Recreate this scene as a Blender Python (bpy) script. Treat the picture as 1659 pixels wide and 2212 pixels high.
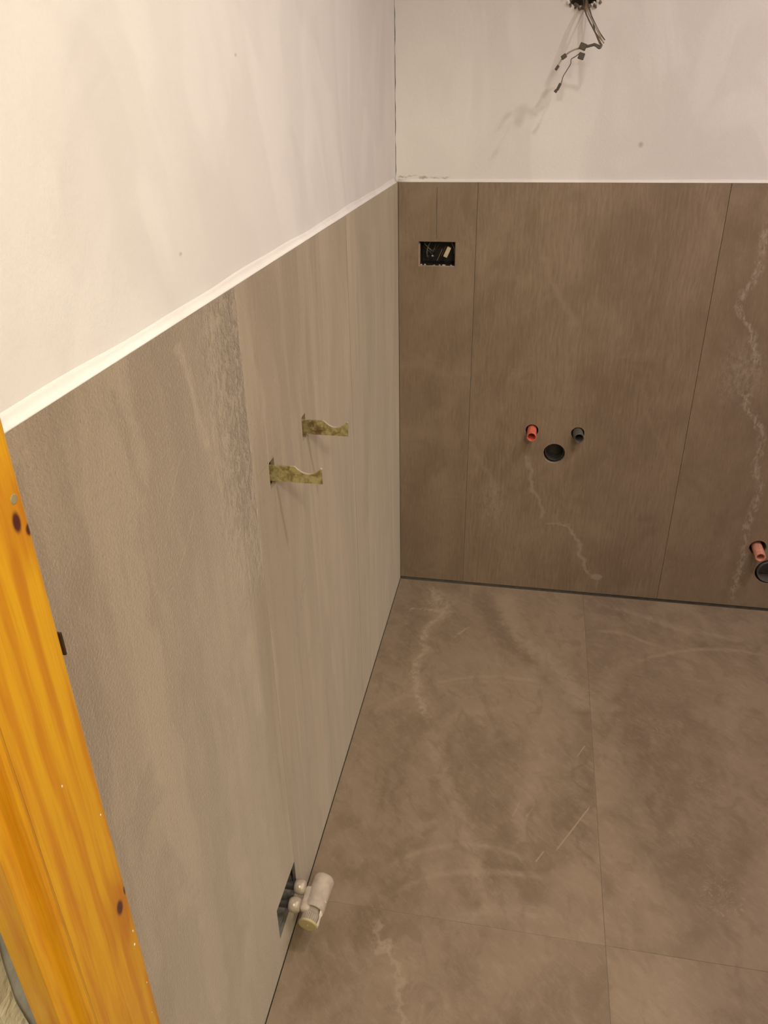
import bpy, bmesh, math, random
from mathutils import Vector, Matrix
random.seed(7)
S = bpy.context.scene
C = S.collection
for o in list(bpy.data.objects): bpy.data.objects.remove(o)

# ------------------------------------------------------------------ camera
cam_d = bpy.data.cameras.new('camera'); cam = bpy.data.objects.new('camera', cam_d); C.objects.link(cam)
cam_d.sensor_fit = 'VERTICAL'; cam_d.sensor_height = 36.0
cam_d.lens = 1695.876 / 2212 * 36.0; cam_d.clip_start = 0.02
cam.location = (0.36326, -2.12922, 1.41351)
cam.rotation_mode = 'XYZ'; cam.rotation_euler = (1.0748488, 0.0153566, 0.1838006)
S.camera = cam
# ------------------------------------------------------------------ world, lights, exposure
w = bpy.data.worlds.new('world'); S.world = w; w.use_nodes = True
bgn = w.node_tree.nodes['Background']; bgn.inputs[0].default_value = (0, 0, 0, 1); bgn.inputs[1].default_value = 0
S.view_settings.view_transform = 'Standard'; S.view_settings.look = 'None'
S.view_settings.gamma = 1.0; S.view_settings.use_curve_mapping = False
S.view_settings.exposure = 0.0
LAMPS = [((1.38, -.95, 2.40), 42, (1.0, .86, .84)), ((.88, -1.50, 2.40), 40, (1.0, .87, .83))]
# ceiling lamps of the bathroom (two shadows behind every pipe stub) and of the hall behind the camera; all outside the picture
HALL = ((.95, -2.75, 2.25), 42, (1.0, .92, .68))
def lamp_offscreen(name, kind, loc, watt, col, soft):
    d = bpy.data.lights.new(name, kind); d.energy = watt; d.color = col; d.shadow_soft_size = soft
    if kind == 'SPOT': d.spot_size = math.radians(165); d.spot_blend = .9
    o = bpy.data.objects.new(name, d); C.objects.link(o); o.location = loc
for loc_, watt_, col_ in LAMPS: lamp_offscreen('ceiling_lamp_offscreen', 'SPOT', (loc_[0], loc_[1], 2.43), watt_, col_, .035)
lamp_offscreen('hall_lamp_offscreen', 'POINT', HALL[0], HALL[1], HALL[2], .08)

# ------------------------------------------------------------------ mesh helpers
def link(name, me, mat=None, parent=None, smooth=False):
    o = bpy.data.objects.new(name, me); C.objects.link(o)
    if mat: me.materials.append(mat)
    if smooth:
        for p in me.polygons: p.use_smooth = True
    if parent: o.parent = parent
    return o
def from_bm(name, bm, mat=None, parent=None, smooth=False):
    bmesh.ops.recalc_face_normals(bm, faces=bm.faces)
    me = bpy.data.meshes.new(name); bm.to_mesh(me); bm.free()
    return link(name, me, mat, parent, smooth)
def tag(o, label=None, cat=None, group=None, kind=None):
    if label: o['label'] = label
    if cat: o['category'] = cat
    if group: o['group'] = group
    if kind: o['kind'] = kind
    return o
def empty(name, loc):
    o = bpy.data.objects.new(name, None); C.objects.link(o); o.location = loc; o.empty_display_size = .05
    return o
def place(o, par):            # parent a part whose mesh is in world coordinates
    o.parent = par; o.matrix_parent_inverse = Matrix.Translation(-Vector(par.location)); return o
def box_bm(x0, x1, y0, y1, z0, z1, bevel=0, seg=2):
    bm = bmesh.new(); bmesh.ops.create_cube(bm, size=1)
    for v in bm.verts:
        v.co = Vector(((x0+x1)/2+v.co.x*(x1-x0), (y0+y1)/2+v.co.y*(y1-y0), (z0+z1)/2+v.co.z*(z1-z0)))
    if bevel: bmesh.ops.bevel(bm, geom=bm.edges[:], offset=bevel, segments=seg, affect='EDGES', profile=.5)
    return bm
def plate_bm(outline, holes, m, t0, t1, cham=0):
    """flat plate: 2D loops (u,v); m(u,v,t) -> 3D; t0 = front, t1 = back"""
    bm = bmesh.new(); loops = [outline] + holes
    fr = [[bm.verts.new(m(u, v, t0)) for u, v in L] for L in loops]
    bk = [[bm.verts.new(m(u, v, t1)) for u, v in L] for L in loops]
    for side in (fr, bk):
        es = []
        for L in side:
            for i in range(len(L)): es.append(bm.edges.new((L[i], L[(i+1) % len(L)])))
        bmesh.ops.triangle_fill(bm, edges=es, use_beauty=True)
    for a, b in zip(fr, bk):
        for i in range(len(a)):
            j = (i+1) % len(a); bm.faces.new((a[i], a[j], b[j], b[i]))
    return bm
def rect(u0, u1, v0, v1): return [(u0, v0), (u1, v0), (u1, v1), (u0, v1)]
def circ(u, v, r, n=32, jit=0):
    return [(u+(r+random.uniform(-jit, jit))*math.cos(2*math.pi*i/n), v+(r+random.uniform(-jit, jit))*math.sin(2*math.pi*i/n)) for i in range(n)]
def lathe_bm(prof, axis, org, n=32, closed=False):
    """revolve (r, h) around axis through org"""
    ax = Vector(axis).normalized(); a = ax.orthogonal().normalized(); b = ax.cross(a); bm = bmesh.new(); org = Vector(org)
    rings = [[bm.verts.new(org+ax*h+(a*math.cos(2*math.pi*i/n)+b*math.sin(2*math.pi*i/n))*r) for i in range(n)] for r, h in prof]
    for q in range(len(rings)-1+(1 if closed else 0)):
        A, B = rings[q], rings[(q+1) % len(rings)]
        for i in range(n): bm.faces.new((A[i], A[(i+1) % n], B[(i+1) % n], B[i]))
    if not closed:
        bm.faces.new(rings[0][::-1]); bm.faces.new(rings[-1])
    return bm
def tube_bm(r, ri, h0, h1, axis, org, n=32, depth=None):
    d = h0 if depth is None else depth
    b = min((r-ri)*.35, .001)
    return lathe_bm([(r, h0), (r, h1-b), (r-b, h1), (ri+b, h1), (ri, h1-b), (ri, d), (.0005, d)], axis, org, n)
def path_bm(pts, r, n=8):
    """round wire along smoothed points"""
    P = [Vector(p) for p in pts]; Q = []
    for i in range(len(P)-1):
        p0, p1, p2, p3 = P[max(i-1, 0)], P[i], P[i+1], P[min(i+2, len(P)-1)]
        for k in range(6):
            t = k/6; Q.append(.5*((2*p1)+(p2-p0)*t+(2*p0-5*p1+4*p2-p3)*t*t+(3*p1-p0-3*p2+p3)*t**3))
    Q.append(P[-1]); bm = bmesh.new(); rings = []; prev = None
    for i, q in enumerate(Q):
        d = (Q[min(i+1, len(Q)-1)]-Q[max(i-1, 0)]).normalized()
        a = d.orthogonal().normalized() if prev is None else (prev-d*prev.dot(d)).normalized()
        prev = a; b = d.cross(a)
        rings.append([bm.verts.new(q+(a*math.cos(2*math.pi*k/n)+b*math.sin(2*math.pi*k/n))*r) for k in range(n)])
    for A, B in zip(rings, rings[1:]):
        for k in range(n): bm.faces.new((A[k], A[(k+1) % n], B[(k+1) % n], B[k]))
    bm.faces.new(rings[0][::-1]); bm.faces.new(rings[-1]); return bm

# ------------------------------------------------------------------ shader helpers
class T:
    def __init__(s, name):
        s.mat = bpy.data.materials.new(name); s.mat.use_nodes = True; s.nt = s.mat.node_tree; s.n = s.nt.nodes
        s.b = s.n['Principled BSDF']; s.geo = None
    def set(s, sock, v):
        if isinstance(v, bpy.types.NodeSocket): s.nt.links.new(v, sock)
        elif isinstance(v, tuple) and len(v) == 3 and sock.type == 'RGBA': sock.default_value = (*v, 1)
        else: sock.default_value = v
    def m(s, op, a, b=0.0, c=None, clamp=False):
        q = s.n.new('ShaderNodeMath'); q.operation = op; q.use_clamp = clamp
        s.set(q.inputs[0], a); s.set(q.inputs[1], b)
        if c is not None: s.set(q.inputs[2], c)
        return q.outputs[0]
    def add(s, a, b): return s.m('ADD', a, b)
    def mul(s, a, b): return s.m('MULTIPLY', a, b)
    def mad(s, a, b, c): return s.m('MULTIPLY_ADD', a, b, c)
    def xyz(s):
        g = s.n.new('ShaderNodeNewGeometry'); q = s.n.new('ShaderNodeSeparateXYZ'); s.nt.links.new(g.outputs['Position'], q.inputs[0])
        return q.outputs[0], q.outputs[1], q.outputs[2]
    def vec(s, x, y, z=0.0):
        q = s.n.new('ShaderNodeCombineXYZ'); s.set(q.inputs[0], x); s.set(q.inputs[1], y); s.set(q.inputs[2], z); return q.outputs[0]
    def noise(s, v, scale, det=4, rough=.55, dist=0, col=False):
        q = s.n.new('ShaderNodeTexNoise'); s.set(q.inputs['Vector'], v); q.inputs['Scale'].default_value = scale
        q.inputs['Detail'].default_value = det; q.inputs['Roughness'].default_value = rough; q.inputs['Distortion'].default_value = dist
        return q.outputs['Color' if col else 'Fac']
    def voro(s, v, scale, rnd=1):
        q = s.n.new('ShaderNodeTexVoronoi'); s.set(q.inputs['Vector'], v); q.inputs['Scale'].default_value = scale
        q.inputs['Randomness'].default_value = rnd; return q.outputs['Distance']
    def wave(s, v, scale, dist=4, det=3, dscale=1):
        q = s.n.new('ShaderNodeTexWave'); s.set(q.inputs['Vector'], v); q.inputs['Scale'].default_value = scale
        q.inputs['Distortion'].default_value = dist; q.inputs['Detail'].default_value = det; q.inputs['Detail Scale'].default_value = dscale
        return q.outputs['Fac']
    def ramp(s, f, a, b, lo=0.0, hi=1.0, smooth=True):
        q = s.n.new('ShaderNodeMapRange'); q.interpolation_type = 'SMOOTHSTEP' if smooth else 'LINEAR'
        s.set(q.inputs[0], f); q.inputs[1].default_value = a; q.inputs[2].default_value = b
        q.inputs[3].default_value = lo; q.inputs[4].default_value = hi; return q.outputs[0]
    def mix(s, f, a, b, mode='MIX'):
        q = s.n.new('ShaderNodeMix'); q.data_type = 'RGBA'; q.blend_type = mode; q.clamp_factor = True
        s.set(q.inputs[0], f); s.set(q.inputs[6], a); s.set(q.inputs[7], b); return q.outputs[2]
    def curve(s, pts, x):
        """piecewise curve through (a, c) points evaluated at x"""
        pts = sorted(pts); a0, a1 = pts[0][0], pts[-1][0]; lo = min(p[1] for p in pts); hi = max(p[1] for p in pts)
        if hi-lo < 1e-4: hi = lo+1e-3
        t = s.ramp(x, a0, a1, smooth=False); q = s.n.new('ShaderNodeFloatCurve'); cv = q.mapping.curves[0]
        for i, (a, c) in enumerate(pts):
            u, v = (a-a0)/(a1-a0), (c-lo)/(hi-lo)
            if i == 0: cv.points[0].location = (u, v)
            elif i == len(pts)-1: cv.points[-1].location = (u, v)
            else: cv.points.new(u, v)
        q.mapping.update(); s.set(q.inputs['Value'], t)
        return s.mad(q.outputs[0], hi-lo, lo), t
    def vein(s, along, across, pts, wd, fade=.06):
        c, t = s.curve(pts, along)
        d = s.m('ABSOLUTE', s.m('SUBTRACT', across, c))
        k = s.ramp(d, 0, wd, 1, 0)
        e = s.m('MULTIPLY', s.ramp(t, 0, fade), s.ramp(t, 1-fade, 1, 1, 0))
        return s.mul(k, e)
    def spot(s, u, v, cu, cv, ru, rv, soft=.6):
        a = s.m('DIVIDE', s.add(u, -cu), ru); b = s.m('DIVIDE', s.add(v, -cv), rv)
        d = s.m('SQRT', s.add(s.mul(a, a), s.mul(b, b)))
        return s.ramp(d, 1-soft, 1, 1, 0)
    def bump(s, h, dist, strength=1.0, prev=None):
        q = s.n.new('ShaderNodeBump'); q.inputs['Strength'].default_value = strength; q.inputs['Distance'].default_value = dist
        s.set(q.inputs['Height'], h)
        if prev is not None: s.set(q.inputs['Normal'], prev)
        return q.outputs[0]
    def out(s, col=None, rough=None, nrm=None, metal=None, spec=None):
        if col is not None: s.set(s.b.inputs['Base Color'], col)
        if rough is not None: s.set(s.b.inputs['Roughness'], rough)
        if nrm is not None: s.set(s.b.inputs['Normal'], nrm)
        if metal is not None: s.b.inputs['Metallic'].default_value = metal
        if spec is not None: s.b.inputs['Specular IOR Level'].default_value = spec
        return s.mat
def plain(name, col, rough=.6, metal=0, var=.12, scale=60, bump=0, bscale=200):
    t = T(name); P = t.vec(*t.xyz()); f = t.ramp(t.noise(P, scale), .3, .7)
    c = t.mix(f, tuple(max(0, v*(1-var)) for v in col), tuple(min(1, v*(1+var)) for v in col))
    n = t.bump(t.noise(P, bscale), bump) if bump else None
    return t.out(c, rough, n, metal)

DARK = (.158, .116, .084); MID = (.222, .170, .128); LIGHT = (.305, .245, .195); WHITE = (.46, .395, .33); PALE = (.37, .305, .25); WHITEB = (.46, .43, .40)
STONE = (1.08, 1.02, .88)
def dusty(t):          # dust-like sheen added to every tile, brightens walls seen at a grazing angle
    t.b.inputs['Sheen Weight'].default_value = .60; t.b.inputs['Sheen Roughness'].default_value = .45; t.b.inputs['Sheen Tint'].default_value = (1, .94, .82, 1)

def stone(name, u, v, t, seed, stretch=.28, warp=.10, cool=1):
    """shared stone base: v is the long axis of the tile. returns colour, height, warped coords"""
    oi = t.n.new('ShaderNodeObjectInfo'); sc = t.n.new('ShaderNodeSeparateColor'); t.nt.links.new(oi.outputs['Color'], sc.inputs[0])
    off = t.mul(sc.outputs[0], 13.0)                      # every tile its own stretch of stone
    tone = sc.outputs[1]
    P = t.vec(u, t.mul(v, stretch), t.add(off, seed))
    nz = t.n.new('ShaderNodeTexNoise'); t.set(nz.inputs['Vector'], t.vec(u, v, off)); nz.inputs['Scale'].default_value = 7; nz.inputs['Detail'].default_value = 3
    sp = t.n.new('ShaderNodeSeparateColor'); t.nt.links.new(nz.outputs['Color'], sp.inputs[0])
    uw = t.mad(t.add(sp.outputs[0], -.5), warp, u); vw = t.mad(t.add(sp.outputs[1], -.5), warp, v)
    Pw = t.vec(uw, t.mul(vw, stretch), t.add(off, seed))
    big = t.noise(Pw, 5.0, 5, .55, .6)
    col = t.mix(t.ramp(big, .32, .68), DARK, LIGHT)
    mid = t.noise(Pw, 24, 6, .6, .4)
    col = t.mix(t.mul(t.ramp(mid, .42, .66), .42), col, LIGHT)
    col = t.mix(t.mul(t.ramp(mid, .48, .30), .35), col, DARK)
    fine = t.noise(t.vec(u, v, off), 420, 3, .7)
    col = t.mix(t.ramp(fine, .3, .7, 0, .10), col, WHITE)
    return dict(col=col, off=off, tone=tone, P=P, Pw=Pw, uw=uw, vw=vw, mid=mid, fine=fine, jit=sp.outputs[2])

# ---------------- floor tile
def mat_floor():
    t = T('floor_stone_tile'); x, y, z = t.xyz(); s = stone('f', x, y, t, 1.7, .55, .14); col = s['col']
    j = t.mad(t.add(t.noise(t.vec(x, y), 45, 4, .65), -.5), .05, 0)
    jx = t.add(x, j); jy = t.add(y, j)
    fine = t.ramp(t.noise(t.vec(x, y, 3), 60, 4, .65), .30, .62)
    def lay(mask, c, k, col): return t.mix(t.mul(mask, min(1, k*1.3)), col, c)
    V = lambda p, wd, sw=True: t.vein(jy, jx, [(b, a) for a, b in p], wd)
    A = lambda p, wd: t.vein(x, y, p, wd, .15)
    main = [(.091, -.02), (.135, -.105), (.162, -.168), (.125, -.245), (.12, -.327), (.136, -.354), (.117, -.399), (.116, -.446), (.129, -.493), (.133, -.533), (.154, -.58), (.185, -.661)]
    col = lay(V([(.262, -.04), (.309, -.187), (.38, -.31), (.446, -.381)], .06), DARK, .55, col)
    col = lay(V([(.347, -.031), (.368, -.177), (.412, -.272), (.484, -.355), (.544, -.461), (.567, -.546)], .055), PALE, .62, col)
    col = lay(V([(.405, -.671), (.452, -.782), (.423, -.894), (.454, -.974)], .05), PALE, .42, col)
    col = lay(V([(.185, -.661), (.206, -.736), (.235, -.82), (.272, -.895), (.312, -.999), (.345, -1.071), (.369, -1.149)], .032), PALE, .5, col)
    col = lay(V([(.30, -.62), (.32, -.75), (.36, -.85), (.40, -.99)], .05), DARK, .35, col)
    col = lay(V(main, .035), PALE, .42, col)
    col = lay(t.mul(V(main, .016), fine), WHITE, .85, col)
    col = lay(t.mul(t.spot(jx, jy, .142, -.125, .075, .10, .8), fine), WHITE, .55, col)
    col = lay(t.mul(t.vein(x, jy, [(.054, -.193), (.085, -.163), (.143, -.166), (.199, -.162)], .008), fine), WHITE, .8, col)
    col = lay(V([(.212, -.285), (.229, -.251), (.254, -.224)], .006), WHITE, .6, col)
    bl = [(.150, -1.183), (.158, -1.205), (.162, -1.233), (.191, -1.250), (.202, -1.275), (.219, -1.306), (.222, -1.343), (.235, -1.374), (.25, -1.46)]
    col = lay(V(bl, .011), WHITE, .42, col)
    col = lay(t.spot(jx, jy, .177, -1.243, .026, .014, .5), WHITE, .38, col)
    wig = [(.577, -.681), (.561, -.721), (.532, -.762), (.558, -.799), (.58, -.826), (.556, -.859), (.529, -.891), (.549, -.922), (.537, -.95), (.561, -.978), (.576, -1.0)]
    col = lay(t.vein(y, t.mad(j, .3, x), [(b, a) for a, b in wig], .009), DARK, .6, col)
    for p, k in (([(.569, -.846), (.493, -.977)], .62), ([(.469, -.981), (.452, -1.011)], .6), ([(.545, -.70), (.565, -.66)], .6), ([(.43, -.90), (.445, -.87)], .5), ([(.40, -.905), (.415, -.86)], .4)):
        col = lay(t.vein(y, x, [(b, a) for a, b in p], .0028), WHITE, k, col)
    # dots like fossil pebbles
    dots = t.ramp(t.voro(t.vec(x, y, s['jit']), 75), .18, .36, 1, 0)
    for cx, cy, rx, ry, k in ((.823, -1.03, .07, .075, .55), (.834, -.751, .075, .06, .45), (.733, -.568, .05, .07, .35), (.78, -.90, .12, .10, .2), (.50, -.40, .05, .07, .2)):
        col = lay(t.mul(dots, t.spot(jx, jy, cx, cy, rx, ry, .8)), WHITE, k, col)
        col = lay(t.spot(jx, jy, cx+.01, cy+.02, rx*1.2, ry*1.2, .9), DARK, k*.35, col)
    # dried wipe marks of grout haze
    haze = t.ramp(t.noise(t.vec(x, t.mul(y, 3.0)), 30, 3), .3, .7, .45, 1)
    arcs = [([(.138, -.525), (.201, -.484), (.311, -.447), (.397, -.44), (.484, -.448)], .012, .5), ([(.138, -.535), (.201, -.500), (.311, -.466), (.397, -.46), (.484, -.470)], .008, .35),
            ([(.028, -.637), (.079, -.584), (.138, -.529)], .02, .35),
            ([(.14, -1.096), (.189, -1.043), (.243, -1.013), (.31, -.992), (.378, -.993), (.446, -1.015)], .011, .42),
            ([(.16, -1.15), (.217, -1.099), (.27, -1.071), (.353, -1.052), (.428, -1.044), (.492, -1.051)], .013, .45),
            ([(.282, -1.165), (.36, -1.146), (.43, -1.128), (.509, -1.129)], .03, .45),
            ([(.600, -.194), (.67, -.187), (.745, -.217), (.82, -.249)], .014, .42),
            ([(.700, -.335), (.803, -.265), (.908, -.228), (.985, -.218), (1.10, -.238)], .014, .5),
            ([(.745, -.079), (.821, -.121), (.921, -.15), (1.044, -.167)], .025, .45), ([(.62, -.06), (.70, -.07), (.80, -.12), (.95, -.20)], .02, .35), ([(.157, -.698), (.263, -.605), (.378, -.56)], .035, .3)]
    for p, wd, k in arcs: col = lay(t.mul(A(p, wd), haze), (.40, .34, .28), k, col)
    col = lay(t.m('MULTIPLY', t.spot(x, y, .95, -.38, .45, .17, .5), haze), (.34, .28, .225), .30, col)
    mot = t.ramp(t.noise(t.vec(t.add(x, y), t.mul(t.m('SUBTRACT', x, y), .35), 9), 60, 5, .7), .45, .7)
    col = t.mix(t.mul(mot, .26), col, WHITE)
    m2 = t.noise(t.vec(t.add(x, t.mul(y, .6)), t.mul(t.m('SUBTRACT', x, y), .6), 4), 16, 6, .65, .8)
    col = t.mix(t.ramp(m2, .50, .34, 0, .45), col, DARK); col = t.mix(t.ramp(m2, .52, .68, 0, .35), col, LIGHT)
    sc_ = t.ramp(t.noise(t.vec(t.mul(t.add(x, y), 9), t.mul(t.m('SUBTRACT', x, y), 1.0), 2), 26, 3, .6), .66, .74)
    col = t.mix(t.mul(sc_, .28), col, WHITE)
    col = t.mix(t.mul(s['tone'], 1.0), t.mix(.25, col, DARK), t.mix(.25, col, LIGHT))
    col = t.mix(1.0, col, STONE, 'MULTIPLY')
    n = t.bump(s['mid'], .0012, .6); n = t.bump(s['fine'], .0006, .5, n)
    dusty(t)
    return t.out(col, t.ramp(s['mid'], .3, .7, .42, .58), n, spec=.4)

# ---------------- back wall tile
def mat_back():
    t = T('back_wall_stone_tile'); x, y, z = t.xyz(); s = stone('b', x, z, t, 5.1, .22, .05); col = t.mix(.42, s['col'], MID)
    def lay(mask, c, k, col): return t.mix(t.mul(mask, k), col, c)
    j = t.mad(t.add(t.noise(t.vec(x, z), 30, 4, .65), -.5), .05, 0); jx = t.add(x, j)
    fine = t.ramp(t.noise(t.vec(x, t.mul(z, .5), 3), 110, 4, .7), .38, .62)
    V = lambda p, wd: t.vein(z, jx, [(b, a) for a, b in p], wd)
    # fine wavy grain of the middle slab
    wl = t.wave(t.vec(t.mad(t.noise(t.vec(x, t.mul(z, .7)), 5, 3), .10, x), t.mul(z, .02)), 24, 6, 4, 1.6)
    g = t.mul(t.ramp(x, .2, .22), t.ramp(x, .78, .81, 1, 0))
    col = lay(t.mul(t.ramp(wl, .55, .95), g), LIGHT, .13, col); col = lay(t.mul(t.ramp(wl, .40, .05), g), DARK, .17, col)
    gr = t.noise(t.vec(t.mul(x, 7), z, s['off']), 30, 5, .65)
    col = lay(t.ramp(gr, .5, .7), PALE, .30, col); col = lay(t.ramp(gr, .48, .3), DARK, .50, col)
    g2 = t.noise(t.vec(t.mul(t.mad(t.noise(t.vec(x, z), 6, 3), .03, x), 16), z, t.add(s['off'], 3.0)), 11, 5, .6, .3)
    col = lay(t.mul(t.ramp(g2, .52, .68), g), PALE, .28, col); col = lay(t.mul(t.ramp(g2, .48, .34), g), DARK, .40, col)
    cl = t.noise(t.vec(x, z, t.add(s['off'], 6.0)), 7, 5, .6, .6)
    col = lay(t.ramp(cl, .5, .68), PALE, .30, col); col = lay(t.ramp(cl, .48, .32), DARK, .40, col)
    col = lay(V([(.379, .47), (.392, .395), (.40, .358), (.423, .321), (.437, .255)], .011), WHITEB, .38, col)
    col = lay(V([(.498, .247), (.524, .223), (.545, .196), (.561, .143), (.583, .094), (.602, .068)], .0115), WHITEB, .55, col)
    col = lay(t.vein(x, t.add(z, j), [(.445, .242), (.477, .248), (.522, .236)], .007), WHITEB, .4, col)
    col = lay(t.spot(jx, z, .617, .067, .022, .014, .4), WHITEB, .55, col)
    col = lay(V([(.612, .06), (.62, .04), (.625, .015)], .006), WHITEB, .35, col)
    col = lay(V([(.381, 1.03), (.402, .971), (.437, .912), (.465, .87), (.482, .84)], .018), LIGHT, .65, col)
    col = lay(V([(.204, .53), (.231, .452), (.268, .401), (.288, .341), (.302, .263), (.31, .2)], .014), LIGHT, .55, col)
    col = lay(V([(.666, .72), (.697, .602), (.745, .522), (.783, .43)], .012), LIGHT, .4, col)
    col = lay(t.mul(t.spot(jx, z, .40, .19, .16, .06, .9), fine), LIGHT, .5, col)
    col = lay(t.mul(t.spot(jx, z, .28, .30, .07, .12, .9), fine), WHITEB, .3, col)
    vr = [(.902, 1.12), (.903, 1.049), (.901, .982), (.885, .95), (.876, .918), (.894, .876), (.919, .853), (.934, .805), (.96, .74)]
    vr2 = [(.930, .70), (.942, .656), (.959, .63), (.987, .592), (1.004, .539), (1.002, .469), (1.026, .398), (1.019, .293), (1.019, .216), (1.026, .144), (1.023, .083), (1.021, .005)]
    for p, wd in ((vr, .045), (vr2, .05)):
        col = lay(V(p, wd), DARK, .45, col); col = lay(t.mul(V(p, wd*.34), fine), WHITEB, .72, col)
    col = lay(t.mul(t.spot(jx, z, .915, .74, .09, .13, .8), fine), WHITEB, .35, col)
    col = t.mix(t.mul(s['tone'], 1.0), t.mix(.25, col, DARK), t.mix(.25, col, LIGHT))
    col = t.mix(1.0, col, STONE, 'MULTIPLY')
    n = t.bump(gr, .0008, .5); n = t.bump(s['fine'], .0006, .5, n)
    dusty(t)
    return t.out(col, t.ramp(s['mid'], .3, .7, .42, .56), n, spec=.4)

# ---------------- left wall tile
def mat_left():
    t = T('left_wall_stone_tile'); x, y, z = t.xyz(); s = stone('l', y, z, t, 9.3, .13, .05); col = t.mix(.25, s['col'], MID)
    def lay(mask, c, k, col): return t.mix(t.mul(mask, k), col, c)
    j = t.mad(t.add(t.noise(t.vec(y, t.mul(z, .6)), 26, 4, .65), -.5), .05, 0); jy = t.add(y, j)
    V = lambda p, wd: t.vein(z, jy, [(b, a) for a, b in p], wd)
    fine = t.ramp(t.noise(t.vec(y, t.mul(z, .5), 3), 90, 4, .7), .4, .6)
    # long vertical streaks
    st = t.noise(t.vec(t.mul(y, 1), t.mul(z, .06), s['off']), 34, 4, .6, .3)
    mod = t.mul(t.ramp(t.noise(t.vec(y, t.mul(z, .4), 5), 6, 3, .6), .38, .62), t.ramp(y, -1.12, -1.5, 1, .35))
    col = lay(t.mul(t.ramp(st, .50, .66), mod), PALE, .70, col); col = lay(t.mul(t.ramp(st, .50, .33), mod), DARK, .80, col)
    wd_ = t.noise(t.vec(t.mad(t.noise(t.vec(y, t.mul(z, .6), 1), 7, 3), .12, y), t.mul(z, .16), t.add(s['off'], 2.0)), 9, 4, .55, .5)
    col = lay(t.ramp(wd_, .52, .64), PALE, .55, col); col = lay(t.ramp(wd_, .48, .36), DARK, .70, col)
    s2 = t.noise(t.vec(t.mad(t.noise(t.vec(y, z), 3, 2), .06, y), t.mul(z, .035), t.add(s['off'], 4.0)), 95, 4, .6, .2)
    col = lay(t.mul(t.ramp(s2, .54, .70), mod), WHITE, .22, col); col = lay(t.mul(t.ramp(s2, .46, .32), mod), DARK, .40, col)
    cl = t.noise(t.vec(y, t.mul(z, .5), t.add(s['off'], 8.0)), 11, 5, .6, .5)
    col = lay(t.mul(t.ramp(cl, .50, .36), t.ramp(y, -1.15, -1.25)), DARK, .55, col)
    for p, wd, k in (([(-.50, 1.17), (-.42, 1.09), (-.386, .94), (-.44, .73), (-.49, .45)], .07, .85), ([(-.691, .80), (-.685, .62), (-.604, .477), (-.517, .30)], .03, .3),
                     ([(-1.212, .98), (-1.225, .947), (-1.241, .926), (-1.253, .88)], .022, .8), ([(-1.30, .60), (-1.22, .40), (-1.12, .25), (-1.06, .1)], .05, .4), ([(-1.522, 1.185), (-1.51, 1.138), (-1.508, 1.099), (-1.495, 1.06)], .012, .5), ([(-1.413, 1.18), (-1.408, 1.137), (-1.40, 1.09)], .012, .5)):
        col = lay(V(p, wd), DARK, k, col)
    for p, wd, k in (([(-.33, 1.18), (-.31, .95), (-.35, .65), (-.30, .35)], .035, .5), ([(-.60, 1.1), (-.57, .85), (-.59, .6), (-.55, .3)], .03, .4), ([(-.95, .5), (-.98, .35), (-1.0, .2), (-.98, .05)], .03, .45)):
        col = lay(V(p, wd), LIGHT, k, col)
    col = lay(V([(-1.378, 1.185), (-1.365, 1.148), (-1.358, 1.12), (-1.348, 1.083), (-1.335, 1.040)], .012), WHITE, .40, col)
    for p in ([(-1.259, 1.041), (-1.312, 1.023), (-1.352, 1.002)], [(-1.397, 1.072), (-1.434, 1.043), (-1.461, 1.018)], [(-1.394, .993), (-1.428, .964), (-1.462, .943)]):
        col = lay(t.vein(z, t.mad(j, .4, y), [(b, a) for a, b in p], .0035), WHITE, .32, col)
    # pitted dark band beside the joint at y = -1.2
    band = t.mul(t.ramp(y, -1.36, -1.22), t.mul(t.ramp(y, -1.203, -1.199, 1, 0), t.ramp(z, .72, .98)))
    pit = t.ramp(t.noise(t.vec(y, t.mul(z, .7), 4), 70, 5, .7), .42, .6)
    col = lay(t.mul(band, pit), (.12, .088, .062), .80, col); col = lay(t.mul(band, t.ramp(pit, .3, 0)), PALE, .4, col)
    # small eyes in the stone
    for cy, cz, ry, rz in ((-1.018, .640, .020, .016), (-1.035, .615, .016, .014), (-1.069, .582, .016, .012), (-1.01, .485, .012, .012)):
        a = t.spot(y, z, cy, cz, ry, rz, .35); b = t.spot(y, z, cy+.003, cz, ry*.62, rz*.62, .4)
        col = lay(t.m('SUBTRACT', a, b, clamp=True), DARK, .75, col)
    # saw overcuts under and beside the bracket slots
    cut = t.vein(y, z, [(-1.20, .9335), (-1.07, .9375)], .0012, .2)
    col = lay(cut, (.06, .045, .03), .75, col)
    speck = t.noise(t.vec(y, z, 1), 160, 5, .75)
    col = t.mix(t.ramp(speck, .54, .70, 0, .60), col, DARK); col = t.mix(t.ramp(speck, .46, .30, 0, .35), col, WHITE)
    col = t.mix(t.mul(s['tone'], 1.0), t.mix(.25, col, DARK), t.mix(.25, col, LIGHT))
    col = t.mix(1.0, col, STONE, 'MULTIPLY')
    rg = t.noise(t.vec(y, z, 2), 290, 4, .7); near = t.ramp(y, -1.20, -1.35)
    n = t.bump(t.mul(rg, t.mad(near, .9, .2)), .0017, .8); n = t.bump(t.mul(pit, band), .0022, .9, n)
    n = t.bump(st, .0012, .5, n)
    dusty(t)
    return t.out(col, t.ramp(s['mid'], .3, .7, .45, .60), n, spec=.4)

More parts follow.
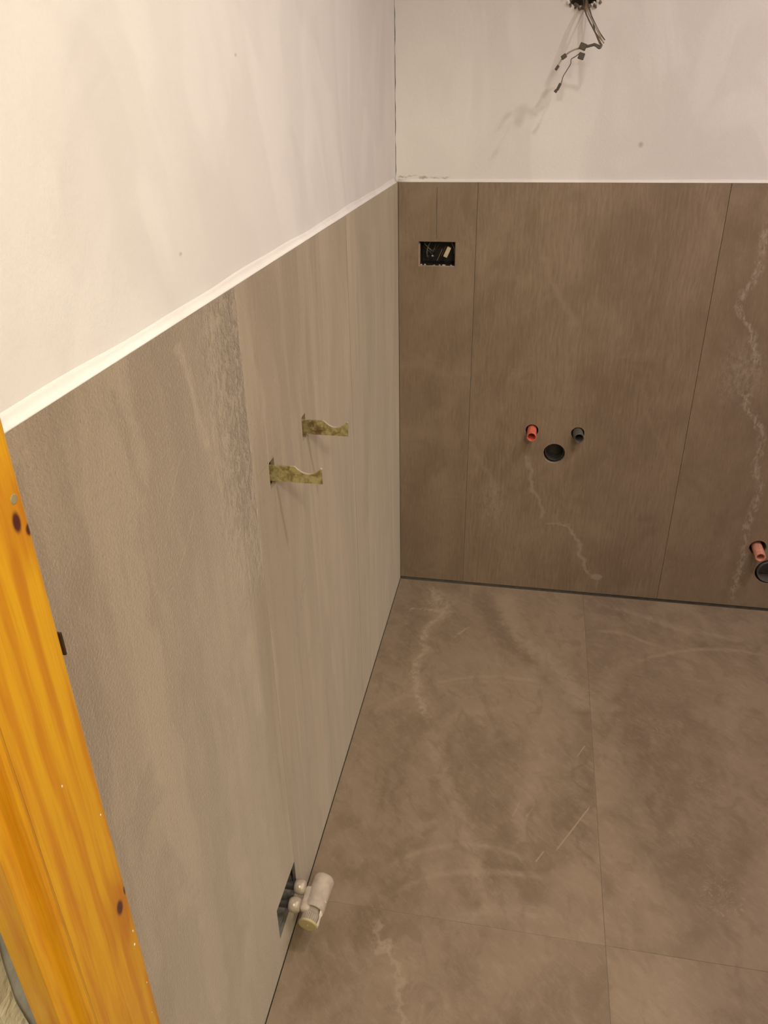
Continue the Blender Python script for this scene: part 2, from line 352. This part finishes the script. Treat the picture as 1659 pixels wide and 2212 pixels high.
# ---------------- painted plaster
def mat_plaster(name, axis):
    t = T(name); x, y, z = t.xyz(); u = x if axis == 'x' else y
    P = t.vec(u, z); Pl = t.vec(u, t.mul(z, .45), 2)
    blot = t.noise(Pl, 4.5, 3, .5, 1.2)
    col = t.mix(t.ramp(blot, .44, .56), (.76, .735, .70), (.80, .78, .745))
    patch = t.ramp(t.noise(t.vec(t.mad(z, .35, u), t.mul(z, .5), 7), 6, 2, .4), .50, .56)
    col = t.mix(t.mul(patch, .16 if axis == 'y' else .06), col, (.60, .56, .54))
    col = t.mix(t.ramp(t.noise(P, 300, 2), .4, .7, 0, .06), col, (.6, .56, .5))
    if axis == 'x':
        jz = t.mad(t.add(t.noise(P, 60, 3), -.5), .02, z)
        st = t.vein(x, jz, [(-.007, 1.2105), (.02, 1.2125), (.05, 1.213), (.09, 1.211), (.14, 1.211)], .004, .12)
        st = t.mul(st, t.ramp(t.noise(t.vec(x, t.mul(z, 3.0)), 40, 3, .6), .38, .70))
        col = t.mix(t.mul(st, .8), col, (.20, .14, .11))
        col = t.mix(t.mul(t.spot(x, z, .586, 1.284, .009, .010, .9), .45), col, (.25, .2, .17))
        col = t.mix(t.mul(t.spot(x, z, .88, 1.30, .004, .003, .9), .35), col, (.25, .2, .17))
    else:
        for cy, cz in ((-1.325, 1.262), (-1.1, 1.45)):
            col = t.mix(t.mul(t.spot(y, z, cy, cz, .006, .003, .8), .4), col, (.3, .25, .2))
    n = t.bump(t.noise(P, 130, 3, .6), .0007, .5); n = t.bump(blot, .012, .35, n)
    return t.out(col, .72, n, spec=.3)

# ---------------- varnished pine
def mat_pine():
    t = T('varnished_pine'); x, y, z = t.xyz()
    u = t.m('SUBTRACT', x, y)
    jn = t.noise(t.vec(t.mul(u, 6), t.mul(z, .8)), 3.5, 4, .55)
    def kn(cy, cz, r): return t.spot(y, z, cy, cz, r, r*1.9, .9)
    pull = t.m('ADD', kn(-1.757, 1.183, .028), kn(-1.7605, .815, .032))
    ring = t.wave(t.vec(t.add(t.mad(jn, .05, u), t.mul(pull, .012)), t.mul(z, .010)), 15, 3.0, 3, 1.2)
    col = t.mix(t.ramp(ring, .2, .8), (.70, .345, .010), (.62, .255, .008))
    st = t.noise(t.vec(t.mul(u, 10), t.mul(z, .35), 3), 9, 4, .6)
    col = t.mix(t.ramp(st, .42, .62, 0, .75), col, (.76, .415, .012))
    col = t.mix(t.ramp(st, .46, .30, 0, .35), col, (.46, .17, .012))
    col = t.mix(t.ramp(t.noise(t.vec(t.mul(u, 60), z, 5), 14, 3), .45, .7, 0, .18), col, (.46, .16, .012))
    col = t.mix(t.mul(pull, .45), col, (.45, .13, .010))
    for cy, cz, ry, rz in ((-1.7590, 1.183, .0052, .0095), (-1.7500, 1.173, .0040, .0055), (-1.7610, .818, .0060, .0105), (-1.7500, .825, .0025, .006)):
        col = t.mix(t.spot(y, z, cy, cz, ry, rz, .55), col, (.085, .018, .012))
    n = t.bump(ring, .0004, .4)
    t.b.inputs['Coat Weight'].default_value = .5; t.b.inputs['Coat Roughness'].default_value = .12
    return t.out(col, .42, n)

M_floor, M_back, M_left = mat_floor(), mat_back(), mat_left()
M_pback, M_pleft = mat_plaster('white_plaster_back', 'x'), mat_plaster('white_plaster_left', 'y')
M_pine = mat_pine()
M_sub = plain('tile_adhesive', (.17, .155, .135), .9, bump=.001)
M_grout = plain('brown_grout', (.21, .165, .125), .9, bump=.0004)
M_white = plain('ceiling_paint', (.80, .78, .74), .8)
M_hall = plain('rough_hall_plaster', (.56, .52, .42), .9, var=.2, scale=35, bump=.004, bscale=90)
M_foam = plain('brown_gap_filler', (.17, .09, .04), .95, bump=.002)

# ------------------------------------------------------------------ structure
H = 1.2; XR = 2.05; ZC = 2.45; YF = -1.75; TT = .006
mB = lambda u, v, t: (u, t, v)            # back wall: u = x, v = z, t = y (front at 0)
mL = lambda u, v, t: (-t, u, v)           # left wall: u = y, v = z
mF = lambda u, v, t: (u, v, -t)           # floor
def struct(o): o['kind'] = 'structure'; return o

# holes
BOXR = rect(.054, .1515, .993, 1.0565)
PIPES = [(.385, .542, .0185), (.513, .541, .0185), (.453, .4745, .0305), (1.059, .214, .0240), (1.108, .136, .042)]
SLOT = [(-.962, -.9405, .893, .936), (-1.138, -1.1135, .890, .933)]
VALV = (-1.307, -1.2005, .072, .150)

# floor
floor = struct(from_bm('floor', box_bm(-.02, XR, -1.90, .02, -.08, -.0105), M_sub))
g = from_bm('grout', box_bm(.0095, XR, -1.80, -.0090, -.0100, -.0007), M_grout, floor)
fx = [.0014, .5828, 1.1838, XR]; fy = [-.0045, -1.1707, -1.80]
tones = {(0, 0): .50, (1, 0): .72, (2, 0): .5, (0, 1): .42, (1, 1): .80, (2, 1): .6}
GAP = .0005
for i in range(3):
    for k in range(2):
        bm = box_bm(fx[i]+(GAP if i else 0), fx[i+1]-GAP, fy[k+1]+GAP, fy[k]-(GAP if k else 0), -TT, 0, .0005, 1)
        o = from_bm('tile', bm, M_floor, floor); o.color = (.13*i+.29*k+.2, tones[(i, k)], 0, 1)

# wall_back : masonry with plaster face above, tiles below
jag = []
for i in range(22):
    a = 2*math.pi*i/22; jag.append((.424+.042*math.cos(a)*random.uniform(.8, 1.15), 1.600+.040*math.sin(a)*random.uniform(.78, 1.15)))
wb_holes = [rect(.056, .1495, .995, 1.0545)]+[circ(px, pz, pr*.98) for px, pz, pr in PIPES]+[[(u, v) for u, v in jag]]
wall_back = struct(from_bm('wall_back', plate_bm([(-.0062, -.08), (XR+.1, -.08), (XR+.1, ZC)]+[(-.0056+.0008*math.sin(i*2.3)+.0005*math.sin(i*5.1), ZC-i*(ZC-H-.01)/70) for i in range(71)], wb_holes, mB, TT+.001, .14), M_pback))
from_bm('adhesive_bed', plate_bm(rect(-.009, XR, -.0104, H-.001), wb_holes[:-1], mB, TT, TT+.0009), M_sub, wall_back)
from_bm('back_of_holes', box_bm(0, 1.3, .1405, .15, 0, 1.8), M_sub, wall_back)
bx = [.0012, .2042, .8057, 1.4072, XR]; bt = [.35, .50, .50, .5]
BG = .0007; BB = .0070
for i in range(4):
    holes = []
    if i == 0: holes = [BOXR, rect(.1000, .1013, 1.064, 1.188)]
    if i == 1: holes = [circ(px, pz, pr, 40, .0003) for px, pz, pr in PIPES[:3]]
    if i == 2: holes = [circ(px, pz, pr, 40, .0003) for px, pz, pr in PIPES[3:]]
    o = from_bm('tile', plate_bm(rect(bx[i]+(BG if i else 0), bx[i+1]-BG, BB, H), holes, mB, 0, TT), M_back, wall_back)
    o.color = (.21*i+.07, bt[i], 0, 1)

# wall_left
wl_holes = [rect(a-.004, b+.004, c-.003, d+.003) for a, b, c, d in SLOT]+[rect(VALV[0]+.004, VALV[1]+.02, VALV[2]+.004, VALV[3]-.004)]
wall_left = struct(from_bm('wall_left', plate_bm(rect(-1.86, .20, -.08, ZC), wl_holes, mL, TT+.001, .12), M_pleft))
from_bm('adhesive_bed', plate_bm(rect(-1.85, .009, -.0104, H-.001), wl_holes, mL, TT, TT+.0009), M_sub, wall_left)
from_bm('grout', plate_bm(rect(-1.80, -.0005, .006, H-.002), [rect(a-.006, b+.006, c-.005, d+.005) for a, b, c, d in SLOT]+[rect(VALV[0]-.002, VALV[1]+.004, VALV[2]-.002, VALV[3]+.002)], mL, .0009, TT-.0005), M_grout, wall_left)
from_bm('back_of_holes', box_bm(-.14, -.1205, -1.4, -.8, 0, 1.2), M_sub, wall_left)
# tile 1 and 2 and 3 from the corner; bracket slots in 2, valve notch in 3
def ltile(y0, y1, holes, tone, seed, outline=None):
    o = from_bm('tile', plate_bm(outline or rect(y0, y1, .0016, H), holes, mL, 0, TT), M_left, wall_left); o.color = (seed, tone, 0, 1); return o
ltile(-.5925, -.0008, [], .45, .33)
s_holes = []
for a, b, c, d in SLOT: s_holes.append([(a, c), (b-.002, c), (b, c+.004), (b, d), (a+.003, d), (a, d-.003)])
ltile(-1.2001, -.5937, s_holes, .65, .71, [(-1.2001, .0016), (-.5937, .0016), (-.5937, H), (-1.2001, H), (-1.2001, .153), (-1.2001, .070)])
ya, yb, za, zb = VALV
ltile(-1.80, -1.2005, [], .55, .12, [(-1.80, .0016), (-1.2005, .0016), (-1.2005, za+.004), (yb-.004, za), (ya, za), (ya, zb), (-1.2005, zb-.006), (-1.2005, H), (-1.80, H)])

M_body = plain('porcelain_edge', (.46, .36, .28), .8, bump=.0008, bscale=400)
def hole_sides(o, ax, mat, test):
    o.data.materials.append(mat); k = len(o.data.materials)-1
    for p in o.data.polygons:
        if abs(p.normal[ax]) < .5 and test(p.center): p.material_index = k
hole_sides(wall_left, 0, M_sub, lambda c: c.z < H and c.z > 0)
for o in wall_left.children:
    if o.name.startswith('tile'): hole_sides(o, 0, M_sub, lambda c: -1.31 < c.y < -1.195 and 0.03 < c.z < .16)
hole_sides(wall_back, 1, M_sub, lambda c: 0 < c.z < 1.9 and 0 < c.x < 1.5)
for o in wall_back.children:
    if o.name.startswith('tile'): hole_sides(o, 1, M_body, lambda c: any((c.x-a)**2+(c.z-b)**2 < (r*1.05)**2 for a, b, r in PIPES) or (.052 < c.x < .153 and .99 < c.z < 1.06))
# plaster fillets along the tile tops (trim)
def fillet(name, m, u0, u1, hgt, mat):
    n = 60; bm = bmesh.new(); rows = []
    for i in range(n+1):
        u = u0+(u1-u0)*i/n; k = hgt*(1+.10*math.sin(i*.33)+.05*math.sin(i*.9+1)); f = .0003*math.sin(i*.7)
        pr = [(0.0004, H+.0002), (.0007+f, H+.002), (.0026+f, H+k*.26), (.0048+f, H+k*.58), (.0062, H+k*.9), (.0069, H+k*1.4), (.0072, H+k*1.4), (.0072, H+.0002)]
        rows.append([bm.verts.new(m(u, v, t)) for t, v in pr])
    for a, b in zip(rows, rows[1:]):
        for q in range(8): bm.faces.new((a[q], a[(q+1) % 8], b[(q+1) % 8], b[q]))
    bm.faces.new(rows[0]); bm.faces.new(rows[-1][::-1])
    return struct(from_bm(name, bm, mat, None, True))
fillet('trim_1', mL, -1.80, -.001, .0082, M_pleft)
fillet('trim_2', mB, .0, XR, .0050, M_pback)

ceiling = struct(from_bm('ceiling', box_bm(-.2, XR+.1, -1.86, .14, ZC, ZC+.1), M_white))
wall_right = struct(from_bm('wall_right', box_bm(XR, XR+.1, -1.86, .14, -.08, ZC), M_white))
# front wall with the doorway
wf = plate_bm([(-.5, -.08), (.012, -.08), (.012, 2.06), (.86, 2.06), (.86, -.08), (XR+.1, -.08), (XR+.1, ZC), (-.5, ZC)], [], lambda u, v, t: (u, t, v), YF-.006, -1.846)
wall_front = struct(from_bm('wall_front', wf, M_white))
# hall side: rough plaster face with broken edge beside the frame
ed = [(-.5, -.08)]+[(.024+.004*math.sin(i*2.1)+random.uniform(-.003, .003), -.08+i*.045) for i in range(48)]+[(-.5, 2.08)]
struct(from_bm('wall_hall', plate_bm(ed, [], lambda u, v, t: (u, t, v), -1.862, -1.8465), M_hall))
struct(from_bm('floor_hall', box_bm(-.6, 1.7, -3.4, -1.901, -.08, 0), plain('hall_floor', (.30, .22, .15), .5)))
struct(from_bm('wall_hall_side', box_bm(-.62, -.5, -3.4, -1.846, -.08, ZC), M_hall))
struct(from_bm('wall_hall_far', box_bm(-.62, 1.82, -3.5, -3.4, -.08, ZC), M_hall))
struct(from_bm('wall_hall_right', box_bm(1.7, 1.82, -3.4, -1.87, -.08, ZC), M_hall))
struct(from_bm('ceiling_hall', box_bm(-.62, 1.82, -3.5, -1.861, ZC, ZC+.1), M_white))

# ------------------------------------------------------------------ door frame
door = empty('door_1', (.04, -1.79, 0)); struct(door)
def prism(name, prof, z0, z1, mat, smooth=False):
    bm = bmesh.new(); a = [bm.verts.new((x, y, z0)) for x, y in prof]; b = [bm.verts.new((x, y, z1)) for x, y in prof]
    bm.faces.new(a); bm.faces.new(b[::-1])
    for i in range(len(a)): j = (i+1) % len(a); bm.faces.new((a[i], a[j], b[j], b[i]))
    return place(from_bm(name, bm, mat), door)
r = .0065; fc = [(.06-r+r*math.cos(a), -1.745-r+r*math.sin(a)) for a in [math.pi/2*k/5 for k in range(6)]]
prism('jamb', [(.0125, -1.745)]+fc[::-1]+[(.06, -1.8205), (.0125, -1.8205)], 0, 2.03, M_pine)
prism('door_stop_bead', [(.03, -1.8208), (.0585, -1.8208), (.0615, -1.8225), (.0625, -1.8255), (.0612, -1.828), (.0585, -1.8288), (.03, -1.8288)], 0, 2.03, M_pine)
prism('rebate_board', [(.030, -1.8289), (.0525, -1.8289), (.0525, -1.8445), (.0515, -1.8455), (.030, -1.8455)], 0, 2.03, M_pine)
prism('gap_filler', [(.0126, -1.8215), (.0298, -1.8215), (.0298, -1.8250), (.0126, -1.8250)], 0, 2.03, M_foam)
hd = from_bm('head', box_bm(.0615, .80, -1.8205, -1.745, 1.98, 2.03, .003), M_pine); place(hd, door)
rj = from_bm('jamb', box_bm(.80, .855, -1.8205, -1.745, 0, 2.03, .003), M_pine); place(rj, door)
# filled screw hole, strike plate edge, paint splashes
pl = from_bm('screw_plug', lathe_bm([(.0034, -.001), (.0034, .0001), (.0028, .0003), (.0005, .0003)], (1, 0, 0), (.06, -1.7560, 1.1975), 20), plain('pale_filler', (.30, .25, .13), .5)); place(pl, door)
sp = from_bm('strike_plate', box_bm(.040, .0588, -1.7449, -1.7430, 1.069, 1.088, .0004), plain('dark_steel', (.055, .032, .015), .5, .3)); place(sp, door)
bm = bmesh.new()
for (yy, zz, rr) in ((-1.7545, .921, .0009), (-1.7530, .775, .0012), (-1.7555, .760, .0013), (-1.7850, .985, .001), (-1.7530, .70, .0007), (-1.757, .66, .0006)):
    bmesh.ops.create_icosphere(bm, subdivisions=2, radius=1, matrix=Matrix.Translation((.0599 if yy < -1.749 else .0594, yy, zz)) @ Matrix.Diagonal((.0005, rr*.8, rr*1.3, 1)))
ps = from_bm('paint_splash', bm, plain('white_paint_drops', (.8, .78, .7), .5)); ps['kind'] = 'stuff'; place(ps, door)

door.location.x += .0025
# ------------------------------------------------------------------ radiator brackets
M_zinc = None
def mat_zinc():
    t = T('yellow_zinc_steel'); x, y, z = t.xyz(); P = t.vec(x, y, z)
    a = t.noise(P, 90, 5, .65, .6); col = t.mix(t.ramp(a, .35, .62), (.24, .175, .07), (.50, .445, .22))
    b = t.ramp(t.noise(P, 60, 4, .7), .40, .55); b = t.mul(b, t.mul(t.spot(x, z, .020, .915, .022, .02, .5), t.ramp(y, -1.01, -1.0))); col = t.mix(t.mul(b, .85), col, (.13, .075, .035))
    return t.out(col, .45, t.bump(a, .0004), .35)
M_zinc = mat_zinc(); M_edge = plain('bare_cut_steel', (.70, .64, .48), .35, .6)
M_slot = plain('slot_shade_steel', (.26, .23, .18), .5, .5)  # for the added block that stands for shade in the slots
def bracket(y, z0, seed, label):
    e = empty('radiator_bracket', (0, y, z0)); z1 = z0+.0245
    top = [(-.06, z1), (.031, z1+.001)]
    for k in range(13):
        a = k/12; xx = .033+a*.039; top.append((xx, z1+.0005-.0105*math.sin(math.pi*min(1, max(0, a)))**.8))
    top.append((.0742, z1-.0005))
    out = [(-.06, z0), (.0738, z0)] + top[::-1]
    random.seed(seed)
    out = [(a+random.uniform(-.0003, .0003), b+random.uniform(-.0003, .0003)) for a, b in out]
    o = from_bm('arm', plate_bm(out, [], lambda u, v, t: (u, y+t, v), -.0015, .0015), M_zinc); place(o, e)
    # bare cut edge running over the hook
    n = len(top); bm = bmesh.new(); path = top[1:] + [(.0742, z0)]
    A = []
    for u, v in path: A.append([bm.verts.new((u+du, y+s, v+dv)) for s, du, dv in ((-.0017, 0, -.0006), (-.0017, .0003, .0005), (.0017, .0003, .0005), (.0017, 0, -.0006))])
    for a, b in zip(A, A[1:]):
        for q in range(4): bm.faces.new((a[q], a[(q+1) % 4], b[(q+1) % 4], b[q]))
    bm.faces.new(A[0]); bm.faces.new(A[-1][::-1])
    place(from_bm('cut_edge', bm, M_edge), e)
    place(from_bm('slot_shade_block', box_bm(-.05, -.0075, y-.0180, y-.0022, z0-.004, z0+.0325, .0008, 1), M_slot), e)  # added block, stands in for the shade inside the slot and hides the arm root
    tag(e, label, 'bracket', 'radiator brackets on the tiled wall')
bracket(-.9432, .8995, 3, 'yellow zinc hooked bracket with dark brown stain, farther from the door frame')
bracket(-1.1168, .8955, 4, 'plain yellow zinc hooked bracket on tiled wall, nearer the door frame')

# ------------------------------------------------------------------ radiator valve
M_tape = plain('painted_tape', (.50, .43, .36), .6, bump=.0006, bscale=300)
M_nut = plain('dusty_chrome', (.50, .43, .34), .45, .2, bump=.0006, bscale=250)
M_cap = plain('cream_plastic', (.52, .44, .24), .45)
M_grey = plain('valve_thread_grey', (.36, .31, .25), .5)
vy, vx, vz = -1.247, .049, .106
val = empty('radiator_valve', (0, vy, vz))
tag(val, 'dusty masking-taped radiator valve on two pipe nuts low beside the floor', 'valve')
AX = Vector((-.10, -1, -.10)).normalized()
O0 = Vector((vx+.0065, -1.199, vz-.002))
def vl(name, prof, mat, n=36, smooth=True): return place(from_bm(name, lathe_bm(prof, AX, O0, n), mat, None, False), val)
body = vl('body', [(.010, -.004), (.0175, -.003), (.0198, 0), (.0208, .004), (.0208, .012), (.0202, .014), (.0202, .05), (.0208, .052), (.0208, .062), (.0195, .0632), (.0165, .0615), (.016, .058)], M_tape)
for p in body.data.polygons: p.use_smooth = True
vl('adapter_collar', [(.0150, .056), (.0150, .066), (.0158, .067), (.0158, .070), (.0150, .0705)], M_grey)
bm = bmesh.new(); n = 60; rs = [[], []]
u = AX.orthogonal().normalized(); v2 = AX.cross(u)
for h, ring in ((.0705, 0), (.086, 1)):
    for i in range(n):
        rr = .0163 if i % 2 else .0154
        rs[ring].append(bm.verts.new(O0+AX*h+(u*math.cos(2*math.pi*i/n)+v2*math.sin(2*math.pi*i/n))*rr))
for i in range(n): bm.faces.new((rs[0][i], rs[0][(i+1) % n], rs[1][(i+1) % n], rs[1][i]))
bm.faces.new(rs[0][::-1]); bm.faces.new(rs[1]); place(from_bm('knurled_ring', bm, M_grey), val)
cap = vl('end_cap', [(.0172, .086), (.0180, .0868), (.0180, .0895), (.0168, .0905), (.004, .0908), (.0035, .0900), (.0025, .0900), (.0022, .0918), (.0005, .0920)], M_cap)
# peeling piece of tape at the side
bm = bmesh.new(); rows = []
for i in range(9):
    a = i/8; h = .046+.044*a; ang0 = .25+.15*math.sin(a*5)
    rows.append([bm.verts.new(O0+AX*h+(Vector((math.cos(q), 0, math.sin(q))))*(.0202-.0012*a+.0006*math.sin(i*2+k))) for k, q in enumerate((ang0-.28+.1*math.sin(i*3), ang0, ang0+.22))])
for a, b in zip(rows, rows[1:]):
    for k in range(2): bm.faces.new((a[k], a[k+1], b[k+1], b[k]))
tp = from_bm('tape_flap', bm, plain('white_tape', (.80, .74, .62), .5)); md = tp.modifiers.new('th', 'SOLIDIFY'); md.thickness = .0008; place(tp, val)
# block joining the body to the nuts
bb = from_bm('bridge_block', box_bm(.027, vx-.002, -1.272, -1.222, vz-.008, vz+.010, .007, 3), M_tape, None, True); place(bb, val)
for y in (-1.2290, -1.2660):
    nut = from_bm('union_nut', lathe_bm([(.0095, -.011), (.0118, -.009), (.0135, -.004), (.0138, .003), (.0125, .008), (.0100, .010)], (1, 0, 0), (.0185, y, vz+.008), 14), M_nut); place(nut, val)
    for p in nut.data.polygons: p.use_smooth = True
    dr = from_bm('paint_drip', lathe_bm([(.0005, -.001), (.0028, 0), (.0022, .0012), (.0005, .0018)], (.5, -.6, .8), (.0195, y-.0075, vz+.0185), 10), plain('white_filler', (.85, .8, .7), .4), nut)
    dr.parent = nut
    pp = from_bm('pipe_tail', lathe_bm([(.0075, -.10), (.0075, .006)], (1, 0, 0), (0, y, vz+.008), 18), plain('black_pipe', (.03, .028, .025), .4), None, True); place(pp, val)

# ------------------------------------------------------------------ water pipes and drains
def pipe(name, x, z, r, ri, out, mat, label, cat, tilt=(0, 0), group=None):
    e = empty(name, (x, 0, z)); ax = Vector((tilt[0], -1, tilt[1])).normalized()
    o = place(from_bm('tube', tube_bm(r, ri, -.05, out, ax, (x, 0, z), 40, depth=-.045), mat), e)
    for p in o.data.polygons: p.use_smooth = True
    md = o.modifiers.new('es', 'EDGE_SPLIT'); md.split_angle = math.radians(50)
    tag(e, label, cat, group); return e, o
def glossy(name, col, rough=.35): return plain(name, col, rough, 0, .18, 150, .0003, 300)
M_red = glossy('red_plastic', (.68, .16, .10)); M_gp = glossy('grey_plastic', (.10, .092, .078), .22); M_pink = glossy('faded_red_plastic', (.66, .30, .21), .5); M_dr = glossy('dark_drain_plastic', (.040, .038, .033), .35); M_lip = glossy('worn_drain_plastic', (.12, .112, .10), .35)
pipe('water_pipe',   .3850, .5410, .0132, .0112, .044, M_red, 'red plastic water pipe stub left of a grey stub above the round drain', 'pipe', (-.01, -.03))
pipe('water_pipe', .5135, .5420, .0140, .0112, .036, M_gp, 'dark grey plastic water pipe stub above the round drain', 'pipe', (.06, -.03))
e, o = pipe('drain_pipe', .4540, .4775, .0270, .0245, -.005, M_dr, 'round black drain pipe opening below the red and grey stubs', 'drain')
pipe('water_pipe', 1.0590, .2110, .0145, .0098, .048, M_pink, 'faded red water pipe stub above a drain low on the tiled wall', 'pipe', (-.04, -.02))
e, o = pipe('drain_pipe', 1.1080, .1350, .0350, .0322, .002, M_lip, 'wide pale-lipped drain pipe low on the wall under the faded red stub', 'drain')

# ------------------------------------------------------------------ junction box in the back wall
jb = empty('junction_box', (.103, .03, .99)); tag(jb, 'open black junction box full of wires cut into the tile', 'electrical box')
bm = bmesh.new()
for f in (box_bm(.054, .1515, .058, .060, .993, 1.0565), box_bm(.0555, .057, .0125, .058, .9945, 1.055), box_bm(.1485, .150, .0125, .058, .9945, 1.055), box_bm(.057, .1485, .0125, .058, .9945, .996), box_bm(.057, .1485, .0125, .058, 1.0535, 1.055)):
    me = bpy.data.meshes.new('tmp'); f.to_mesh(me); f.free(); bm.from_mesh(me); bpy.data.meshes.remove(me)
place(from_bm('shell', bm, plain('black_box_plastic', (.02, .019, .016), .5)), jb)
def rbox(name, c, size, ry, mat, rz=0):
    bm = box_bm(-size[0]/2, size[0]/2, -size[1]/2, size[1]/2, -size[2]/2, size[2]/2, .0006, 1)
    bm.transform(Matrix.Translation(c) @ Matrix.Rotation(ry, 4, 'Y') @ Matrix.Rotation(rz, 4, 'Z')); return place(from_bm(name, bm, mat), jb)
rbox('terminal_block', (.1285, .014, 1.0285), (.0105, .012, .0265), .42, plain('cream_terminal', (.62, .52, .36), .5), .1)
rbox('metal_strip', (.1085, .016, 1.0205), (.0018, .006, .032), .42, plain('brass_strip', (.30, .22, .12), .4, .5))
rbox('metal_strip', (.1190, .017, 1.031), (.0018, .004, .028), .42, plain('brass_strip_dark', (.16, .11, .06), .4, .5))
M_wire = plain('dark_wire', (.035, .034, .030), .4); M_wireg = plain('grey_wire', (.20, .185, .16), .5)
for k, (a, b, mt) in enumerate((((.066, 1.046), (.090, 1.026), M_wireg), ((.062, 1.040), (.096, 1.010), M_wire), ((.080, 1.048), (.074, 1.012), M_wireg), ((.098, 1.05), (.086, 1.006), M_wire), ((.138, 1.05), (.146, 1.022), M_wireg), ((.07, 1.02), (.10, 1.036), M_wire), ((.11, 1.052), (.092, 1.02), M_wire))):
    m = ((a[0]+b[0])/2+.004*math.sin(k*2), .022+.003*math.cos(k), (a[1]+b[1])/2)
    place(from_bm('wire', path_bm([(a[0], .045, a[1]), (a[0], .030, a[1]), m, (b[0], .030, b[1]), (b[0], .05, b[1])], .0012), mt), jb)
rbox('wire_tip', (.0890, .019, 1.017), (.0045, .004, .003), .3, plain('bare_copper_tip', (.62, .56, .45), .4))
M_mortar = plain('mortar_crumb', (.48, .36, .28), .9, var=.2, bump=.001)
for i, (cx, cz, s) in enumerate(((.0705, .9965, .0035), (.1205, .9955, .0042), (.060, .9955, .003), (.095, .9955, .0028), (.140, .9955, .003), (.110, .9955, .003))):
    bm = bmesh.new(); bmesh.ops.create_icosphere(bm, subdivisions=1, radius=s)
    for v in bm.verts: v.co = Vector((v.co.x*random.uniform(.7, 1.5)+cx, v.co.y*random.uniform(.6, 1.2)+.007, v.co.z*random.uniform(.5, 1.1)+cz))
    place(from_bm('mortar_crumb', bm, M_mortar), jb)
bm = bmesh.new()
for f in (box_bm(.0542, .0575, .0015, .0125, .9932, 1.05), box_bm(.0575, .151, .0015, .0125, .9932, .9950)):
    me = bpy.data.meshes.new('tmp'); f.to_mesh(me); f.free(); bm.from_mesh(me); bpy.data.meshes.remove(me)
place(from_bm('mortar_lip', bm, plain('mortar', (.36, .28, .22), .9, bump=.0015)), jb)

# ------------------------------------------------------------------ loose cable above
cb = empty('cable_bundle', (.424, .0, 1.565)); tag(cb, 'bundle of stripped grey wires with connectors hanging from a ragged hole in white plaster', 'cable')
M_ws = plain('grey_cable', (.12, .10, .08), .5); M_wl = plain('pale_cable', (.42, .36, .27), .5); M_wb = plain('brown_conductor', (.32, .20, .11), .5)
def wire(pts, r, m, n='wire'): return place(from_bm(n, path_bm(pts, r), m), cb)
K = (.466, -.105, 1.487)
wire([(.418, .05, 1.60), (.424, .0, 1.572), (.428, -.03, 1.553), (.446, -.07, 1.520), K], .0016, M_ws)
wire([(.421, .05, 1.60), (.429, .0, 1.575), (.434, -.03, 1.552), (.453, -.07, 1.520), (.470, -.108, 1.490)], .0017, M_wl)
wire([(.428, .05, 1.60), (.428, .0, 1.578), (.431, -.03, 1.548), (.449, -.07, 1.516), (.467, -.103, 1.494)], .0012, M_wb)
wire([(.424, .05, 1.60), (.434, .0, 1.568), (.442, -.03, 1.545), (.452, -.07, 1.512), (.462, -.106, 1.489)], .0014, M_ws)
wire([(.433, .05, 1.60), (.430, .0, 1.580), (.436, -.03, 1.556), (.458, -.07, 1.516), (.472, -.100, 1.496)], .0012, M_ws)
# kinked run back to the left with connectors
wire([K, (.462, -.110, 1.481), (.452, -.110, 1.487), (.444, -.108, 1.486), (.434, -.106, 1.484), (.424, -.105, 1.482)], .0028, M_ws)
wire([(.424, -.105, 1.482), (.412, -.103, 1.480), (.402, -.102, 1.476), (.394, -.10, 1.471), (.386, -.10, 1.464), (.379, -.10, 1.453), (.3755, -.10, 1.447)], .0018, M_wl)
wire([(.424, -.105, 1.474), (.413, -.106, 1.466), (.4045, -.106, 1.461), (.404, -.108, 1.452), (.397, -.108, 1.440), (.390, -.11, 1.428), (.3865, -.11, 1.414), (.379, -.11, 1.402), (.3775, -.11, 1.399)], .0010, M_ws)
def conn(c, size, ry, rz=0):
    bm = box_bm(-size[0]/2, size[0]/2, -size[1]/2, size[1]/2, -size[2]/2, size[2]/2, .001, 1)
    bm.transform(Matrix.Translation(c) @ Matrix.Rotation(ry, 4, 'Y') @ Matrix.Rotation(rz, 4, 'Z'))
    return place(from_bm('connector', bm, plain('connector_plastic', (.075, .062, .048), .45)), cb)
conn((.4270, -.106, 1.4845), (.015, .012, .013), .35); conn((.4255, -.107, 1.4665), (.013, .010, .013), .3)
conn((.3885, -.100, 1.4665), (.0115, .009, .009), -.6); conn((.3755, -.10, 1.4455), (.006, .006, .011), .6)
conn((.3825, -.11, 1.4085), (.006, .006, .015), .45); conn((.3765, -.11, 1.4000), (.007, .006, .006), .6); conn((.4560, -.110, 1.4855), (.016, .006, .006), .35)
# ragged plaster scraps round the hole
M_scrap = plain('torn_plaster', (.20, .15, .11), .9, var=.4, bump=.001)
random.seed(21)
for i in range(26):
    a = math.pi*(1.08+.84*random.random()); rr = .036+random.uniform(-.003, .006); c = Vector((.424+rr*math.cos(a)*1.12, .008-random.random()*.010, 1.600+rr*math.sin(a)))
    bm = bmesh.new(); bmesh.ops.create_icosphere(bm, subdivisions=1, radius=1)
    for v in bm.verts: v.co = Vector((v.co.x*random.uniform(.001, .005), v.co.y*random.uniform(.001, .005), v.co.z*random.uniform(.002, .006)))+c
    place(from_bm('plaster_scrap', bm, M_scrap if i % 6 else M_pback), cb)
